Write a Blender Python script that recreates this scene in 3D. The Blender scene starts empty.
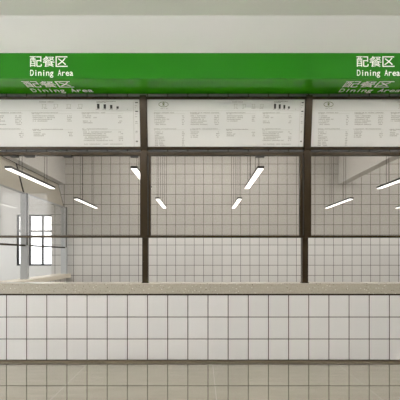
import bpy, bmesh, math, random
from mathutils import Vector, Matrix
random.seed(7)
scn = bpy.context.scene
COL = scn.collection
CZ = 1.217                       # eye height

# ------------------------------------------------------------------ helpers
def box(bm, x0, x1, y0, y1, z0, z1):
    v = [bm.verts.new(p) for p in ((x0,y0,z0),(x1,y0,z0),(x1,y1,z0),(x0,y1,z0),
                                   (x0,y0,z1),(x1,y0,z1),(x1,y1,z1),(x0,y1,z1))]
    for f in ((3,2,1,0),(4,5,6,7),(0,1,5,4),(1,2,6,5),(2,3,7,6),(3,0,4,7)):
        bm.faces.new([v[i] for i in f])
    return v

def obj(name, bm, m, parent=None, bevel=0.0, seg=2):
    me = bpy.data.meshes.new(name)
    bm.normal_update(); bm.to_mesh(me); bm.free()
    o = bpy.data.objects.new(name, me); COL.objects.link(o)
    if m: me.materials.append(m)
    if parent: o.parent = parent
    if bevel:
        b = o.modifiers.new('bevel', 'BEVEL'); b.width = bevel; b.segments = seg
        b.limit_method = 'ANGLE'; b.angle_limit = math.radians(40)
    return o

def boxes(name, lst, m, parent=None, bevel=0.0):
    bm = bmesh.new()
    for b in lst: box(bm, *b)
    return obj(name, bm, m, parent, bevel)

def thing(name, label, cat, loc=(0,0,0), group=None, rot=(0,0,0)):
    o = bpy.data.objects.new(name, None); COL.objects.link(o)
    o.empty_display_size = .1
    o.location = loc; o.rotation_euler = rot
    o['label'] = label; o['category'] = cat
    if group: o['group'] = group
    return o

def tag(o, label, cat, group=None):
    o['label'] = label; o['category'] = cat
    if group: o['group'] = group
    return o

def struct(o, label, cat):
    o['kind'] = 'structure'; o['label'] = label; o['category'] = cat
    return o

def holed(name, axis, p0, p1, u0, u1, v0, v1, holes, m):
    """upright slab; axis 'y': thickness p0..p1 in Y, u = X;  axis 'x': thickness in X, u = Y"""
    us = sorted({u0, u1, *[h[0] for h in holes], *[h[1] for h in holes]})
    vs = sorted({v0, v1, *[h[2] for h in holes], *[h[3] for h in holes]})
    bm = bmesh.new()
    vert = {}
    inside = lambda i, j: (0 <= i < len(us)-1 and 0 <= j < len(vs)-1 and not any(
        h[0] <= (us[i]+us[i+1])/2 <= h[1] and h[2] <= (vs[j]+vs[j+1])/2 <= h[3] for h in holes))
    def V(i, j, s):
        k = (i, j, s)
        if k not in vert:
            p = p1 if s else p0
            co = (us[i], p, vs[j]) if axis == 'y' else (p, us[i], vs[j])
            vert[k] = bm.verts.new(co)
        return vert[k]
    for i in range(len(us)-1):
        for j in range(len(vs)-1):
            if not inside(i, j): continue
            bm.faces.new((V(i,j,0), V(i+1,j,0), V(i+1,j+1,0), V(i,j+1,0)))
            bm.faces.new((V(i,j,1), V(i,j+1,1), V(i+1,j+1,1), V(i+1,j,1)))
            if not inside(i-1,j): bm.faces.new((V(i,j,0), V(i,j+1,0), V(i,j+1,1), V(i,j,1)))
            if not inside(i+1,j): bm.faces.new((V(i+1,j,0), V(i+1,j,1), V(i+1,j+1,1), V(i+1,j+1,0)))
            if not inside(i,j-1): bm.faces.new((V(i,j,0), V(i,j,1), V(i+1,j,1), V(i+1,j,0)))
            if not inside(i,j+1): bm.faces.new((V(i,j+1,0), V(i+1,j+1,0), V(i+1,j+1,1), V(i,j+1,1)))
    bmesh.ops.recalc_face_normals(bm, faces=bm.faces)
    return obj(name, bm, m)

# ------------------------------------------------------------------ materials
def newmat(name):
    m = bpy.data.materials.new(name); m.use_nodes = True
    nt = m.node_tree; b = nt.nodes['Principled BSDF']
    return m, nt, b
def S(r, g, b):
    f = lambda c: ((c/255+.055)/1.055)**2.4 if c/255 > .04045 else c/255/12.92
    return (f(r), f(g), f(b), 1)
def plain(name, col, rough=.5, metal=0, spec=.5, bump=0, scale=60, var=0):
    m, nt, b = newmat(name)
    b.inputs['Base Color'].default_value = col
    b.inputs['Roughness'].default_value = rough
    b.inputs['Metallic'].default_value = metal
    b.inputs['Specular IOR Level'].default_value = spec
    if bump or var:
        g = nt.nodes.new('ShaderNodeNewGeometry')
        n = nt.nodes.new('ShaderNodeTexNoise'); n.inputs['Scale'].default_value = scale
        nt.links.new(g.outputs['Position'], n.inputs['Vector'])
        if bump:
            bp = nt.nodes.new('ShaderNodeBump'); bp.inputs['Strength'].default_value = bump
            bp.inputs['Distance'].default_value = .002
            nt.links.new(n.outputs['Fac'], bp.inputs['Height']); nt.links.new(bp.outputs[0], b.inputs['Normal'])
        if var:
            mx = nt.nodes.new('ShaderNodeMix'); mx.data_type = 'RGBA'
            mx.inputs[6].default_value = [c*(1-var) for c in col[:3]]+[1]
            mx.inputs[7].default_value = [min(1, c*(1+var)) for c in col[:3]]+[1]
            nt.links.new(n.outputs['Fac'], mx.inputs[0]); nt.links.new(mx.outputs[2], b.inputs['Base Color'])
    return m

def math_n(nt, op, a, b=None):
    n = nt.nodes.new('ShaderNodeMath'); n.operation = op
    for i, v in enumerate((a, b)):
        if v is None: continue
        if isinstance(v, (int, float)): n.inputs[i].default_value = v
        else: nt.links.new(v, n.inputs[i])
    return n.outputs[0]

def tile(name, col, grout, ax, pu, ou, pv, ov, w, rough=.3, av='Z', var=.03, soft=.0015, bump=.5, spec=.5, vein=False, edge=True):
    m, nt, b = newmat(name)
    g = nt.nodes.new('ShaderNodeNewGeometry'); sp = nt.nodes.new('ShaderNodeSeparateXYZ')
    nt.links.new(g.outputs['Position'], sp.inputs[0])
    ds, cells = [], []
    for axis, p, o in ((ax, pu, ou), (av, pv, ov)):
        u = math_n(nt, 'DIVIDE', math_n(nt, 'SUBTRACT', sp.outputs[axis], o), p)
        fl = math_n(nt, 'FLOOR', u); cells.append(fl)
        fr = math_n(nt, 'SUBTRACT', u, fl)
        d = math_n(nt, 'SUBTRACT', .5, math_n(nt, 'ABSOLUTE', math_n(nt, 'SUBTRACT', fr, .5)))
        ds.append(math_n(nt, 'MULTIPLY', d, p))
    dist = math_n(nt, 'MINIMUM', ds[0], ds[1])
    def ramp(a, c):
        r = nt.nodes.new('ShaderNodeMapRange'); r.interpolation_type = 'SMOOTHSTEP'
        r.inputs['From Min'].default_value = a; r.inputs['From Max'].default_value = c
        nt.links.new(dist, r.inputs['Value']); return r.outputs[0]
    fac = ramp(w/2-soft, w/2+soft)
    cv = nt.nodes.new('ShaderNodeCombineXYZ')
    nt.links.new(cells[0], cv.inputs[0]); nt.links.new(cells[1], cv.inputs[1])
    wn = nt.nodes.new('ShaderNodeTexWhiteNoise'); nt.links.new(cv.outputs[0], wn.inputs['Vector'])
    mv = nt.nodes.new('ShaderNodeMix'); mv.data_type = 'RGBA'
    mv.inputs[6].default_value = [c*(1-var) for c in col[:3]]+[1]
    mv.inputs[7].default_value = [min(1,c*(1+var)) for c in col[:3]]+[1]
    nt.links.new(wn.outputs['Value'], mv.inputs[0])
    tc = mv.outputs[2]
    if vein:
        mp = nt.nodes.new('ShaderNodeMapping'); mp.inputs['Scale'].default_value = (1.1, 9, 1)
        nt.links.new(g.outputs['Position'], mp.inputs[0])
        nz = nt.nodes.new('ShaderNodeTexNoise'); nz.inputs['Scale'].default_value = 2.2; nz.inputs['Detail'].default_value = 8
        nz.inputs['Distortion'].default_value = .6
        nt.links.new(mp.outputs[0], nz.inputs['Vector'])
        rm = nt.nodes.new('ShaderNodeMapRange'); rm.inputs['From Min'].default_value = .3; rm.inputs['From Max'].default_value = .7
        rm.inputs['To Min'].default_value = .9; rm.inputs['To Max'].default_value = 1.08
        nt.links.new(nz.outputs['Fac'], rm.inputs['Value'])
        sc = nt.nodes.new('ShaderNodeVectorMath'); sc.operation = 'SCALE'
        nt.links.new(tc, sc.inputs[0]); nt.links.new(rm.outputs[0], sc.inputs['Scale']); tc = sc.outputs[0]
    mg = nt.nodes.new('ShaderNodeMix'); mg.data_type = 'RGBA'; mg.inputs[6].default_value = grout
    nt.links.new(fac, mg.inputs[0]); nt.links.new(tc, mg.inputs[7]); nt.links.new(mg.outputs[2], b.inputs['Base Color'])
    rr = nt.nodes.new('ShaderNodeMapRange'); rr.inputs['To Min'].default_value = .8 if edge else rough; rr.inputs['To Max'].default_value = rough
    nt.links.new(fac, rr.inputs['Value']); nt.links.new(rr.outputs[0], b.inputs['Roughness'])
    b.inputs['Specular IOR Level'].default_value = spec
    if bump:
        bp = nt.nodes.new('ShaderNodeBump'); bp.inputs['Strength'].default_value = bump; bp.inputs['Distance'].default_value = .003
        nt.links.new(ramp(w/2-.001, w/2+.008), bp.inputs['Height']); nt.links.new(bp.outputs[0], b.inputs['Normal'])
    return m

TU, TV = .2284, .249
GROUT = S(46, 39, 22)
M = {}
M['tile_front'] = tile('glazed_white_tile', S(209,208,209), GROUT, 'X', TU, -.606, TV, .016, .009, .28)
M['tile_back'] = tile('kitchen_wall_tile', S(217,215,212), S(66,56,42), 'X', TU, .0615, TV, 2.459-9*TV, .0095, .35)
M['tile_side'] = tile('side_wall_tile', S(217,215,212), S(66,56,42), 'Y', TU, 0, TV, 2.459-9*TV, .0095, .35)
M['floor'] = tile('polished_floor_tile', S(189,184,170), S(222,219,210), 'X', 1.395, .13, 1.395, 2.44, .005, .035, av='Y', var=.02, soft=.001, bump=0, vein=True, edge=False, spec=.5)
M['floor'].node_tree.nodes['Principled BSDF'].inputs['IOR'].default_value = 1.8
M['floor'].node_tree.nodes['Principled BSDF'].inputs['Metallic'].default_value = .71
M['wall'] = plain('warm_white_paint', S(229,228,226), .85, bump=.15, scale=90, var=.012)
M['ceil'] = plain('ceiling_paint', S(240,238,234), .9, bump=.1, scale=50, var=.01)
M['bronze'] = plain('dark_bronze_metal', S(56,44,26), .26, metal=.4, spec=.5, bump=.05, scale=200)
M['ledge'] = plain('cream_stone', S(222,214,198), .6, var=.04, scale=40)
M['black'] = plain('black_plastic', S(18,15,12), .45)
M['skirt'] = plain('brown_skirting', S(104,94,76), .5)
M['steel'] = plain('brushed_steel', S(196,198,200), .4, metal=.6)
M['green'] = plain('green_gloss_lifted', S(60,158,18), .08, spec=.55)  # box green lightened to make up for weak light on the underside
M['green_face'] = plain('green_face_darkened', S(30,120,6), .5, spec=.15)  # the sign's green darkened and matte, to offset stronger light on the front
M['white_letter'] = plain('white_vinyl', S(248,250,244), .5)
M['board'] = plain('menu_panel_white', S(206,206,204), .4, var=.01, scale=5)
M['board_back'] = plain('menu_panel_back', S(204,199,187), .5, var=.05, scale=3)
M['ink'] = plain('menu_print_grey', S(104,100,88), .7)
M['ink_dark'] = plain('menu_print_black', S(22,20,18), .6)
M['ink_pale'] = plain('menu_print_pale', S(160,158,148), .7)
M['logo'] = plain('menu_logo_olive', S(96,106,58), .6)
M['cable'] = plain('lamp_cable_brown', S(62,54,42), .6)

def terrazzo():
    m, nt, b = newmat('grey_terrazzo')
    g = nt.nodes.new('ShaderNodeNewGeometry')
    col = None
    base = nt.nodes.new('ShaderNodeTexNoise'); base.inputs['Scale'].default_value = 70; base.inputs['Detail'].default_value = 6
    nt.links.new(g.outputs['Position'], base.inputs['Vector'])
    mx = nt.nodes.new('ShaderNodeMix'); mx.data_type = 'RGBA'
    mx.inputs[6].default_value = S(150,144,132); mx.inputs[7].default_value = S(182,176,164)
    nt.links.new(base.outputs['Fac'], mx.inputs[0]); col = mx.outputs[2]
    for sc, th, lo, c in ((16,.085,.07,S(62,56,48)), (34,.16,.12,S(112,106,94)), (27,.14,.1,S(226,224,214))):
        v = nt.nodes.new('ShaderNodeTexVoronoi'); v.inputs['Scale'].default_value = sc
        nt.links.new(g.outputs['Position'], v.inputs['Vector'])
        r = nt.nodes.new('ShaderNodeMapRange'); r.inputs['From Min'].default_value = th; r.inputs['From Max'].default_value = lo
        nt.links.new(v.outputs['Distance'], r.inputs['Value'])
        k = nt.nodes.new('ShaderNodeMix'); k.data_type = 'RGBA'; k.inputs[7].default_value = c
        nt.links.new(r.outputs[0], k.inputs[0]); nt.links.new(col, k.inputs[6]); col = k.outputs[2]
    nt.links.new(col, b.inputs['Base Color']); b.inputs['Roughness'].default_value = .35
    return m
M['terrazzo'] = terrazzo()

def glass(name, tint, ior=1.45):
    m = bpy.data.materials.new(name); m.use_nodes = True; nt = m.node_tree; nt.nodes.clear()
    out = nt.nodes.new('ShaderNodeOutputMaterial'); t = nt.nodes.new('ShaderNodeBsdfTransparent')
    gl = nt.nodes.new('ShaderNodeBsdfGlossy'); gl.inputs['Roughness'].default_value = .0
    fr = nt.nodes.new('ShaderNodeFresnel'); fr.inputs['IOR'].default_value = ior
    mx = nt.nodes.new('ShaderNodeMixShader'); t.inputs[0].default_value = tint
    # both faces of the pane use the outside-air Fresnel value
    geo = nt.nodes.new('ShaderNodeNewGeometry')
    iv = nt.nodes.new('ShaderNodeMix'); iv.data_type = 'FLOAT'
    iv.inputs[2].default_value = ior; iv.inputs[3].default_value = 1/ior
    nt.links.new(geo.outputs['Backfacing'], iv.inputs[0]); nt.links.new(iv.outputs[0], fr.inputs['IOR'])
    nt.links.new(fr.outputs[0], mx.inputs[0]); nt.links.new(t.outputs[0], mx.inputs[1]); nt.links.new(gl.outputs[0], mx.inputs[2])
    nt.links.new(mx.outputs[0], out.inputs[0])
    return m
M['glass'] = glass('tinted_window_glass', (.825,.81,.785,1))
M['clear'] = glass('clear_window_glass', (.99,.99,.99,1))

def emit(name, col, s):
    m, nt, b = newmat(name)
    b.inputs['Base Color'].default_value = (.8,.8,.8,1)
    b.inputs['Emission Color'].default_value = col; b.inputs['Emission Strength'].default_value = s
    return m
M['lamp'] = emit('lit_lamp_diffuser', (1,.99,.98,1), 1.9)
M['fill_down'] = emit('hall_fill_glow', (1,.978,.95,1), 5.0)  # glow of the added hall lamps

# ------------------------------------------------------------------ the setting
FP = 3.4          # counter face
BW = 7.38         # kitchen back wall
CH = 3.93         # ceiling height
YB = -4.0         # hall rear wall
XL, XR = -8.0, 8.0
YN = 9.0          # far wall of the neighbouring room

struct(boxes('floor', [(XL-.2, XR+.2, YB-.2, YN+.2, -.1, 0)], M['floor']), 'polished beige stone tile floor with thin pale seams', 'floor')
struct(boxes('ceiling', [(XL-.2, XR+.2, YB-.2, YN+.2, CH, CH+.1)], M['ceil']), 'plain warm white ceiling above the green sign', 'ceiling')
OX0, OX1 = -3.18, 3.05
struct(boxes('wall_front', [(XL, XR, FP, FP+.12, 3.2, CH)], M['wall']), 'warm white painted wall above the green sign', 'wall')
struct(boxes('wall_front_left', [(XL, OX0, FP, FP+.12, 0, 3.2)], M['wall']), 'painted wall left of the serving opening', 'wall')
struct(boxes('wall_front_right', [(OX1, XR, FP, FP+.12, 0, 3.2)], M['wall']), 'painted wall right of the serving opening', 'wall')
struct(boxes('trim_1', [(OX0, OX1, FP, FP+.12, 2.392, 3.2)], M['tile_front']), 'strip of white tile seen between green sign and menu boards', 'trim')
struct(holed('wall_back', 'y', BW, BW+.12, -3.68, XR, 0, CH, [], M['tile_back']), 'white square tiled back wall inside the kitchen', 'wall')
struct(boxes('wall_right', [(5.5, 5.6, FP+.12, BW, 0, CH)], M['tile_side']), 'white tiled right wall inside the kitchen', 'wall')
struct(boxes('wall_pier', [(-3.68, -3.56, BW+.12, YN, 0, CH)], M['wall']), 'plain white pier wall beyond the kitchen', 'wall')
struct(holed('wall_far', 'y', YN, YN+.15, XL, -3.56, 0, CH, [(-5.54, -4.0, .896, 2.43)], M['wall']), 'pale wall around the black framed window in the next room', 'wall')
struct(holed('wall_rear', 'y', YB-.2, YB, XL, XR, 0, CH, [(-7.25, -5.5, .15, 3.5)], M['wall']), 'hall wall behind the viewer', 'wall')
LW = [(-3.4, -1.2, .5, 3.5), (-.8, 1.4, .5, 3.5), (4.1, 6.1, .6, 3.3), (6.5, 8.5, .6, 3.3)]  # unseen windows added to bring daylight into hall and side room
struct(holed('wall_left', 'x', XL-.2, XL, YB-.2, YN+.15, 0, CH, LW, M['wall']), 'hall wall on the far left with tall windows added for daylight', 'wall')
struct(boxes('wall_hall_right', [(XR, XR+.2, YB-.2, YN, 0, CH)], M['wall']), 'hall wall on the far right', 'wall')
struct(boxes('trim_2', [(-3.52, -3.34, FP+.12, BW, 2.961, CH)], M['wall']), 'plain white bulkhead over the side counter', 'bulkhead')
struct(boxes('trim_3', [(3.38, 3.56, FP+.12, BW, 2.961, CH)], M['wall']), 'white bulkhead dropping from the kitchen ceiling at upper right', 'bulkhead')

# windows -----------------------------------------------------------
def window(idx, axis, p, u0, u1, v0, v1, nu, bars, w, label, m_frame):
    """framed glazing standing in a wall opening"""
    b = []
    def add(a0, a1, c0, c1, d=.05):
        if axis == 'y': b.append((a0, a1, p, p+d, c0, c1))
        else: b.append((p, p+d, a0, a1, c0, c1))
    add(u0, u0+w, v0, v1); add(u1-w, u1, v0, v1); add(u0+w, u1-w, v0, v0+w); add(u0+w, u1-w, v1-w, v1)
    for k in range(1, nu):
        c = u0+(u1-u0)*k/nu; add(c-w/2, c+w/2, v0+w, v1-w, .045)
    for z in bars: add(u0+w, u1-w, z-w/2, z+w/2, .04)
    f = struct(boxes('window_%d' % idx, b, m_frame), label, 'window')
    g = (u0+w, u1-w, p+.018, p+.026, v0+w, v1-w) if axis == 'y' else (p+.018, p+.026, u0+w, u1-w, v0+w, v1-w)
    boxes('window_pane', [g], M['clear'], f)
window(1, 'y', YN+.03, -5.54, -4.0, .896, 2.43, 4, [1.937], .05, 'black framed window with bright daylight in the next room', M['black'])
window(2, 'y', YB-.12, -7.25, -5.5, .15, 3.5, 1, [], .05, 'tall glazed opening added in the hall wall behind the viewer', M['steel'])  # unseen opening, added for daylight and a bright reflection in the panes
for k, (a, c, d, e) in enumerate(LW):
    window(3+k, 'x', XL-.12, a, c, d, e, 2, [], .05, 'tall grey framed window added in the unseen left wall for daylight', M['steel'])

# portals help the daylight find the windows
def portal(x, y, z, rot, sx, sy):
    l = bpy.data.lights.new('daylight_portal', 'AREA'); l.shape = 'RECTANGLE'; l.size = sx; l.size_y = sy
    l.cycles.is_portal = True
    o = bpy.data.objects.new('daylight_portal', l); COL.objects.link(o); o.location = (x, y, z); o.rotation_euler = rot
R = math.radians
portal((-5.54-4.0)/2, YN+.16, (.896+2.43)/2, (R(-90),0,0), 1.54, 1.53)
portal(-6.375, YB-.21, 1.82, (R(90),0,0), 1.75, 3.35)
for a, c, d, e in LW:
    portal(XL-.21, (a+c)/2, (d+e)/2, (0, R(-90), 0), e-d, c-a)

# ------------------------------------------------------------------ serving counter
ct = thing('serving_counter', 'long low serving counter faced in white square tiles with dark joints', 'counter', (0, FP, 0))
def rel(bs, o): return [(a-o[0], b-o[0], c-o[1], d-o[1], e-o[2], f-o[2]) for a,b,c,d,e,f in bs]
boxes('base', rel([(OX0, OX1, FP, FP+.13, .032, .765)], (0,FP,0)), M['tile_front'], ct)
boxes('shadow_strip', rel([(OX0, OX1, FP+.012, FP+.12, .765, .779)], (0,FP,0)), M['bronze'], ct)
boxes('shadow_gap', rel([(OX0, OX1, FP+.02, FP+.12, .020, .032)], (0,FP,0)), M['black'], ct)
boxes('skirting', rel([(OX0, OX1, FP+.002, FP+.12, 0, .020)], (0,FP,0)), M['skirt'], ct)
top = boxes('countertop', rel([(OX0-.0, OX1+.0, 3.382, 3.56, .779, .897)], (0,FP,.779)), M['terrazzo'], None, .004)
top.location = (0, FP, .779)
tag(top, 'thick grey speckled terrazzo ledge running along the tiled counter', 'countertop')

# outer tiled faces either side of the serving opening
# ------------------------------------------------------------------ posts
PX = [-3.14, -.638, 1.190, 3.014]
plabels = ['dark bronze post at the far left end of the ledge', 'dark bronze post between left and middle serving windows',
           'dark bronze post between middle and right serving windows', 'dark bronze post at the far right end of the ledge']
for x, lb in zip(PX, plabels):
    p = thing('support_post', lb, 'post', (x, 3.45, .897), 'bronze posts standing on the ledge')
    boxes('lower_shaft', [(-.034, .034, -.028, .03, 0, 1.494)], M['bronze'], p, .002)
    boxes('front_cover', [(-.037, .037, -.10, -.028, .513, 1.494)], M['bronze'], p, .002)
    bm = bmesh.new(); vv = box(bm, -.035, .035, -.102, -.052, 1.494, 2.072)
    for q in vv[4:]: q.co.y -= .062
    for q in (vv[2], vv[3]): q.co.y = -.060
    obj('upper_cover', bm, M['bronze'], p, .002)
    boxes('base_plate', [(-.04, .04, -.034, .036, 0, .006)], M['bronze'], p)

# ------------------------------------------------------------------ framed serving windows
wl = ['left serving window with dark bronze frame and the side counter seen through it',
      'middle serving window with double bronze side frames between the two posts',
      'right serving window in dark bronze frame below the rightmost menu board']
for i in range(3):
    x0, x1 = PX[i]+.038, PX[i+1]-.038
    cx = (x0+x1)/2; hw = (x1-x0)/2
    w = thing('serving_window', wl[i], 'window', (cx, 3.38, 1.41), 'bronze serving windows over the ledge')
    Z = lambda z: z-1.41
    boxes('top_rail', [(-hw, hw, -.028, .02, Z(2.334), Z(2.366))], M['bronze'], w, .0015)
    boxes('top_shade_strip', [(-hw, hw, -.016, .02, Z(2.366), Z(2.381))], M['black'], w)  # black strip drawn for the shadow above the top rail
    boxes('bottom_rail', [(-hw, hw, -.028, .02, 0, .026)], M['bronze'], w, .0015)
    if i == 1:
        boxes('side_gap_shade', [(-hw, -hw+.014, -.02, .02, .026, Z(2.334))], M['black'], w)  # black strips stand in for the shaded gaps beside the sash
        boxes('side_gap_shade', [(hw-.014, hw, -.02, .02, .026, Z(2.334))], M['black'], w)
        boxes('side_stile', [(-hw+.014, -hw+.036, -.024, .02, .026, Z(2.334))], M['bronze'], w, .0015)
        boxes('side_stile', [(hw-.044, hw-.014, -.024, .02, .026, Z(2.334))], M['bronze'], w, .0015)
        g0, g1 = -hw+.036, hw-.044
    else:
        boxes('side_stile', [(-hw, -hw+.006, -.024, .02, .026, Z(2.334))], M['bronze'], w)
        boxes('side_stile', [(hw-.006, hw, -.024, .02, .026, Z(2.334))], M['bronze'], w)
        g0, g1 = -hw+.006, hw-.006
    boxes('glass_pane', [(g0, g1, -.004, .004, .026, Z(2.334))], M['glass'], w)
    clips = {0: [(-2.10, .08), (-1.93, .10), (-1.50, .09), (-.75, .085)], 1: [(.665, .095)], 2: []}[i]
    for cxp, cw in clips:
        boxes('glazing_clip', [(cxp-cx-cw/2, cxp-cx+cw/2, -.018, .018, Z(2.318), Z(2.334))], M['black'], w)

# ------------------------------------------------------------------ menu boards (top leans towards the diners)
TILT = math.atan2(.062, .575)
def menu_board(i):
    x0, x1 = PX[i]+.036, PX[i+1]-.036
    cx = (x0+x1)/2; hw = (x1-x0)/2
    lb = ['left menu board whose logo end lies cut off by the photo edge', 'middle menu board directly above the middle serving window',
          'right menu board cut off by the photo edge right of its oval logo'][i]
    t = thing('menu_board', lb, 'menu board', (cx, 3.388, 2.402), 'white menu boards under the green sign', (TILT, 0, 0))
    H = .568
    boxes('frame', [(-hw, hw, -.024, .004, 0, .031), (-hw, hw, -.024, .004, H-.030, H),
                    (-hw, -hw+.006, -.024, .004, .031, H-.030), (hw-.006, hw, -.024, .004, .031, H-.030)], M['bronze'], t)
    boxes('panel', [(-hw+.006, hw-.006, -.014, .002, .031, H-.030)], M['board'], t)
    # print, laid out on the middle board in frame of the panel: px = 1/90 m from the left edge, v down from the panel top
    L = -hw-.0; TOP = H-.030; k = 1/90.0; W = (2*hw)/(157*k); L -= k*W
    Yf = -.0146
    def rect(bm, u0, u1, v0, v1):
        X0, X1 = L+u0*k*W, L+u1*k*W
        box(bm, X0, min(X1, hw-.012), Yf, -.0139, TOP-v1*k, TOP-v0*k)
    rnd = random.Random(11)
    def line(bm, u, v, width, h=.55, dens=.75):
        e = u+width; c = u
        while c < e-.3:
            gw = rnd.uniform(.5, .85)
            if rnd.random() < dens:
                rect(bm, c, c+gw*.8, v, v+.22)
                rect(bm, c+gw*.3, c+gw*.3+.24, v, v+h)
                rect(bm, c, c+gw*.7, v+h-.22, v+h)
            c += gw+.2
    B = bmesh.new()
    # headings and rows: u start, heading width, rows y list, row width, price column
    def block(u, v, hwid, n, rw, pu, pw, step=1.65, jit=.5, first=2.9, skip=()):
        line(B, u, v, hwid, .62, .95); line(B, u+.3, v+1.15, hwid*.28, .45, .8)
        for r in range(n):
            if r in skip: continue
            line(B, u+.6, v+first+r*step, rw*(1-jit*rnd.random()), .8, .9)
            if pu: line(B, pu, v+first+r*step, pw, .75, .8)
    block(8, 12.3, 20, 6, 15, 36, 2.2)
    block(8, 27.8, 22, 9, 11, 36, 2.2)
    block(44, 12.3, 29, 6, 17, 68, 4.5)
    block(44, 27.8, 27, 4, 10, 70, 3)
    block(80, 12.3, 19, 4, 17, 105.5, 3)
    block(80, 28.2, 22, 3, 10, 105.5, 3)
    block(116, 12.3, 17, 5, 12, 142, 3, skip=(2,))
    block(116, 27.8, 18, 6, 26, 142, 3)
    line(B, 117, 42.6, 28, .6, .9)
    line(B, 86, 1.9, 10.5, .75, .9)
    line(B, 127, 1.5, 13.5, .8, .98); line(B, 127, 2.5, 8, .6, .9)
    for c in (87.5, 95.8, 105, 113): line(B, c, 8.0, 3.6, .6, .9)
    for c in (126.2, 131, 135.8, 140.6, 146.5): line(B, c, 9.0, 2.6, .6, .8)
    line(B, 14.8, 8.2, 6.5, .6, .95)
    for v in (5.5, 7.5, 13.5, 16, 22.5, 31.5, 40.5): line(B, 154.3, v, 1.6, .6, .9)
    obj('menu_lettering', B, M['ink'], t)
    B = bmesh.new()
    rect(B, 8, 152, 10.6, 10.75)
    for u, w_ in ((8,31),(44,30),(80,29),(116,30)):
        rect(B, u, u+w_, 28.9, 29.05); rect(B, u, u+w_, 13.35, 13.5)
    for c in (87.5, 96, 105.2, 113.5):
        for a in ((c, c+3.4, 4.4, 4.65), (c+.4, c+.65, 4.4, 7.4), (c+2.8, c+3.05, 4.4, 7.4), (c+.4, c+3, 7.2, 7.4)): rect(B, *a)
    rect(B, 153, 153.2, 2, 46); rect(B, 153, 156.2, 45.8, 46)
    obj('menu_ruling', B, M['ink_pale'], t)
    for c, h, wd in ((127.1, 4.7, 2.1), (131.8, 4.2, 2.0), (136.4, 3.6, 2.0), (141, 2.2, 1.9)):
        B = bmesh.new()
        # a tapered tumbler silhouette with lid
        a = L+c*k*W; zb = TOP-8.7*k; zt = zb+h*k; ww = wd*k*W**.6
        vs = [(a+ww*.04, zb), (a+ww*.96, zb), (a+ww, zt-.004), (a+ww, zt), (a, zt), (a, zt-.004)]
        f = [B.verts.new((p, Yf-.0002, q)) for p, q in vs]; bk = [B.verts.new((p, -.0139, q)) for p, q in vs]
        B.faces.new(f); B.faces.new(bk[::-1])
        for q in range(6): B.faces.new((f[q], bk[q], bk[(q+1) % 6], f[(q+1) % 6]))
        o = obj('cup_icon', B, M['ink_dark'], t)
    for v, e, h_ in ((2.4, 156.4, .95), (10.8, 156.4, .95), (21.0, 155.7, .4), (30.2, 155.7, .4), (39.6, 155.8, .85)):
        B = bmesh.new(); rect(B, 154.4, e, v, v+h_); obj('side_mark', B, M['ink_dark'], t)
    # oval logo: ring with a crossed bow and a small centre drop
    B = bmesh.new()
    def ring(cu, cv, ru, rv, w, a0=0, a1=360, n=36):
        pts = []
        for q in range(n+1):
            a = R(a0+(a1-a0)*q/n)
            pts.append(((cu+ru*math.cos(a), cv-rv*math.sin(a)), (cu+(ru-w)*math.cos(a), cv-(rv-w)*math.sin(a))))
        vv = [[B.verts.new((L+p[0]*k*W, Yf, TOP-p[1]*k)) for p in pr] for pr in pts]
        for q in range(n): B.faces.new((vv[q][0], vv[q+1][0], vv[q+1][1], vv[q][1]))
    ring(17.7, 4.6, 4.9, 2.6, .5)
    ring(15.9, 4.6, 2.3, 1.7, .35, -60, 60); ring(19.5, 4.6, 2.3, 1.7, .35, 120, 240)
    ring(17.7, 3.7, 1.1, 1.0, .4); ring(17.7, 5.6, 1.3, .9, .35, 0, 180)
    obj('logo', B, M['logo'], t)
for i in range(3): menu_board(i)

# ------------------------------------------------------------------ green canopy sign
sg = thing('canopy_sign', 'long glossy green canopy sign with white lettering above the menu boards', 'sign', (0, 3.04, 3.0))
boxes('green_box', [(-3.3, 3.9, 0, .28, 0, .264)], M['green'], sg, .0015)
boxes('front_panel', [(-3.298, 3.898, -.003, 0, .002, .262)], M['green_face'], sg)
for bx in (-3.0, -1.5, .0, 1.5, 3.0): boxes('wall_bracket', [(bx, bx+.05, .28, .36, .1, .2)], M['bronze'], sg)
def glyph(ch):
    cu = bpy.data.curves.new('g', 'FONT'); cu.body = ch; cu.resolution_u = 6; cu.offset = .0 if ord(ch) > 255 else .005
    o = bpy.data.objects.new('g', cu); COL.objects.link(o)
    bpy.context.view_layer.update()
    dg = bpy.context.evaluated_depsgraph_get()
    me = bpy.data.meshes.new_from_object(o.evaluated_get(dg))
    bpy.data.objects.remove(o)
    vs = [v.co.xy.copy() for v in me.vertices]; fs = [tuple(p.vertices) for p in me.polygons]
    bpy.data.meshes.remove(me)
    return vs, fs
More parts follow.
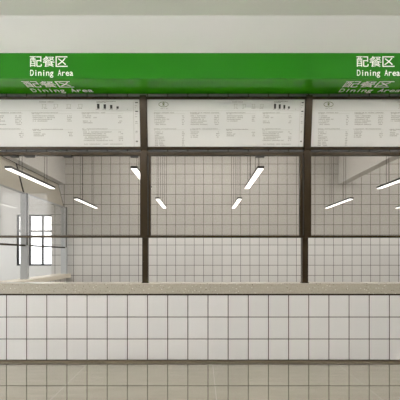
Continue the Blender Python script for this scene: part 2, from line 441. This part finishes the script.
def lettering(name, rows, place, parent, label):
    """rows: (text, u0, u1, v_base, height, mono) ; place maps (u, v, depth) to a point"""
    bm = bmesh.new()
    for text, u0, u1, vb, h, cjk in rows:
        cell = (u1-u0)/len(text)
        for k_, ch in enumerate(text):
            if ch == ' ': continue
            vs, fs = glyph(ch)
            mnx = min(v.x for v in vs); mxx = max(v.x for v in vs); mny = min(v.y for v in vs); mxy = max(v.y for v in vs)
            if cjk:
                sx = cell*.93/(mxx-mnx); sy = h/(mxy-mny); oy = mny
            else:
                sy = h/.70; sx = min(sy*1.0*(cell/(h*.66)), cell*.86/(mxx-mnx)); oy = 0
                if ch in 'il': sx = min(sx, sy*1.25*(cell/(h*.66)))
            cx_ = u0+cell*(k_+.5); mid = (mnx+mxx)/2
            pts = [((v.x-mid)*sx+cx_, vb+(v.y-oy)*sy) for v in vs]
            a = [bm.verts.new(place(p, q, .002)) for p, q in pts]
            b_ = [bm.verts.new(place(p, q, 0)) for p, q in pts]
            edges = {}
            for f in fs:
                try: bm.faces.new([a[j] for j in f])
                except ValueError: continue
                for s_ in range(len(f)):
                    e = (f[s_], f[(s_+1) % len(f)])
                    edges[e] = edges.get(e, 0)+1
            for (p, q) in edges:
                if (q, p) not in edges:
                    try: bm.faces.new((a[p], b_[p], b_[q], a[q]))
                    except ValueError: pass
    bmesh.ops.recalc_face_normals(bm, faces=bm.faces)
    o = obj(name, bm, M['white_letter'], parent)
    o['label'] = label
    return o
CN = '\u914d\u9910\u533a'; EN = 'Dining Area'
fr = lambda u, v, d: (u, -.003-d, v)
un = lambda u, v, d: (u, .27-v, -d)
for nm, fx, sx in (('left', -1.737, -1.85), ('right', 1.57, 1.488)):
    lettering('lettering', [(CN, fx, fx+.392, .122, .105, True), (EN, fx+.006, fx+.445, .032, .060, False)], fr, sg,
              'white lettering on the %s front of the sign' % nm)
    lettering('lettering', [(CN, sx, sx+.51, .123, .108, True), (EN, sx+.01, sx+.68, .030, .066, False)], un, sg,
              'white lettering on the %s underside of the sign' % nm)

# ------------------------------------------------------------------ pendant lamps inside the kitchen
LH = CZ+1.07
def lamp(label):
    t = thing('pendant_lamp', label, 'lamp', (0,0,0), 'linear lamps hanging in the kitchen')
    LL = .565
    boxes('housing', [(-.042, .042, -LL, LL, .002, .032)], M['black'], t, .002)
    boxes('diffuser', [(-.035, .035, -LL+.006, -.004, -.004, .0025), (-.035, .035, .004, LL-.006, -.004, .0025)], M['lamp'], t)
    for y in (-.30, .34):
        for x in (-.02, .02):
            bm = bmesh.new()
            bmesh.ops.create_cone(bm, cap_ends=True, segments=8, radius1=.0035, radius2=.0035, depth=CH-LH-.032,
                                  matrix=Matrix.Translation((x, y, .032+(CH-LH-.032)/2)))
            obj('cable', bm, M['cable'], t)
    for y in (-.30, .34): boxes('ceiling_cup', [(-.05, .05, y-.04, y+.04, CH-LH-.02, CH-LH)], M['black'], t)
    return t
def dup(root, loc, label):
    r = root.copy(); COL.objects.link(r); r.location = loc; r['label'] = label
    for ch in list(root.children):
        c = ch.copy(); COL.objects.link(c); c.parent = r
    return r
cols = [(-2.39, 'leftmost'), (-.83, 'second from left'), (.74, 'third from left'), (2.87, 'fourth from left'), (4.47, 'rightmost')]
first = lamp('x')
k = 0
for cx, nm in cols:
    for y, row in ((4.275, 'front'), (6.29, 'rear')):
        lab = 'black linear pendant lamp with lit white underside, %s of the %s row' % (nm, row)
        if k == 0: first.location = (cx, y, LH); first['label'] = lab
        elif cx > 4 and y < 5: continue
        else: dup(first, (cx, y, LH), lab)
        k += 1

# ------------------------------------------------------------------ side counter on the left of the kitchen
sc_ = thing('side_counter', 'low tiled side counter base below the pale ledge on the left', 'counter', (-3.42, 5.4, 0))
boxes('base', [(-.08, .10, -1.88, 1.98, 0, .663)], M['tile_side'], sc_)
sl = boxes('side_countertop', [(-.16, .17, -1.88, 1.97, 0, .10)], M['ledge'], None, .012)
sl.location = (-3.36, 5.4, .663)
tag(sl, 'pale stone ledge running back along the left side of the kitchen', 'countertop')
for y, lb in ((3.95, 'wide steel post of the side counter nearest the diners'), (5.62, 'wide brushed steel post rising from the side ledge, nearer one'),
              (7.25, 'wide brushed steel post beside the tiled back wall')):
    p = thing('steel_post', lb, 'post', (-3.32, y, .763), 'steel posts on the side ledge')
    boxes('shaft', [(-.07, .07, 0, .05, 0, 1.61)], M['steel'], p, .003)
    boxes('corner_strip', [(.058, .074, -.012, .0, .637, 1.61)], M['bronze'], p)
ys = [4.0, 5.62, 7.25]
for a, b_, lb in ((3.95, 5.62, 'side window of the kitchen in the nearer bay of steel posts'), (5.62, 7.25, 'side window of the kitchen in the farther bay of steel posts')):
    w = thing('side_window', lb, 'window', (-3.30, (a+.055+b_-.005)/2, 1.38), 'side windows over the side ledge')
    h = (b_-a-.066)/2
    boxes('bottom_rail', [(-.02, .02, -h, h, 0, .032)], M['bronze'], w)
    boxes('top_rail', [(-.02, .035, -h, h, .975, .995)], M['steel'], w)
    boxes('glass_pane', [(-.004, .004, -h, h, .032, .975)], M['clear'], w)
for a, b_, lb in ((3.58, 5.66, 'back of the leaning side menu board in the nearer bay'), (5.68, 7.34, 'back of the leaning side menu board in the farther bay')):
    t = thing('side_menu_board', lb, 'menu board', (-3.36, a, 2.385), 'side menu boards seen from behind', (0, math.atan2(-.14, .56), 0))
    boxes('panel', [(-.008, .008, .012, b_-a-.012, .012, .572)], M['board_back'], t)
    boxes('frame', [(-.012, .012, 0, .012, 0, .584), (-.012, .012, b_-a-.012, b_-a, 0, .584), (-.012, .012, .012, b_-a-.012, 0, .012),
                    (-.012, .012, .012, b_-a-.012, .572, .584)], M['bronze'], t)

# ------------------------------------------------------------------ unseen lamps added to light kitchen, hall and next room
M['fill_kitchen'] = emit('kitchen_fill_glow', (1,.978,.95,1), 5.2)
def add_kitchen_fill(x, y, lb):
    t = thing('kitchen_fill_lamp', lb, 'lamp', (x, y, CH-.05), 'unseen fill lamps added over the kitchen')
    boxes('housing', [(-.63, .63, -.18, .18, .01, .05)], M['steel'], t)
    boxes('diffuser', [(-.61, .61, -.16, .16, 0, .012)], M['fill_kitchen'], t)
for x in (-1.5, .1, 1.7, 4.7):  # added out of view to brighten the kitchen
    for y in (4.6, 6.2): add_kitchen_fill(x, y, 'flat rectangular fill lamp added unseen over the kitchen')
M['fill_up'] = emit('upper_fill_glow', (1,.978,.95,1), 14.0)
def add_fill_lamp(x, y, lb, g, dn='fill_down', up='fill_up'):
    t = thing('fill_lamp', lb, 'lamp', (x, y, 3.5), g)
    boxes('housing', [(-.65, .65, -.09, .09, .004, .046)], M['steel'], t)
    boxes('diffuser', [(-.63, .63, -.08, .08, 0, .004)], M[dn], t)
    boxes('upper_diffuser', [(-.63, .63, -.08, .08, .046, .05)], M[up], t)
    for cx in (-.5, .5): boxes('rod', [(cx-.004, cx+.004, -.085, -.08, .046, CH-3.5)], M['steel'], t)
for x, y in ((-4.8,1.3), (-2.4,1.3), (0,1.3), (2.4,1.3), (4.8,1.3), (-3.6,.2), (-1.2,.2), (1.2,.2), (3.6,.2)):  # invented lamps that light the hall and the counter front
    add_fill_lamp(x, y, 'added fill lamp glowing up and down, unseen over the dining hall', 'unseen fill lamps added over the dining hall')
for x, y in ((-5.2,5.2), (-5.2,7.4)):  # invented pair that brightens the side room
    add_fill_lamp(x, y, 'added fill lamp, unseen in the room beside the kitchen', 'unseen fill lamps added in the side room', 'lamp', 'lamp')

# ------------------------------------------------------------------ sky
w = bpy.data.worlds.new('world'); scn.world = w; w.use_nodes = True
bg = w.node_tree.nodes['Background']; bg.inputs[0].default_value = (.96, .98, 1.0, 1); bg.inputs[1].default_value = 1.6

# ------------------------------------------------------------------ camera
cam = bpy.data.cameras.new('camera'); co = bpy.data.objects.new('camera', cam); COL.objects.link(co)
co.location = (0, 0, CZ); co.rotation_euler = (R(90), 0, 0)
cam.sensor_width = 36; cam.lens = 27; cam.shift_y = 55/400; cam.shift_x = -1/400
cam.clip_start = .05
scn.camera = co
vs_ = scn.view_settings
vs_.view_transform = 'Standard'; vs_.look = 'None'; vs_.gamma = 1; vs_.exposure = 1.45
try: vs_.use_curve_mapping = False
except Exception: pass
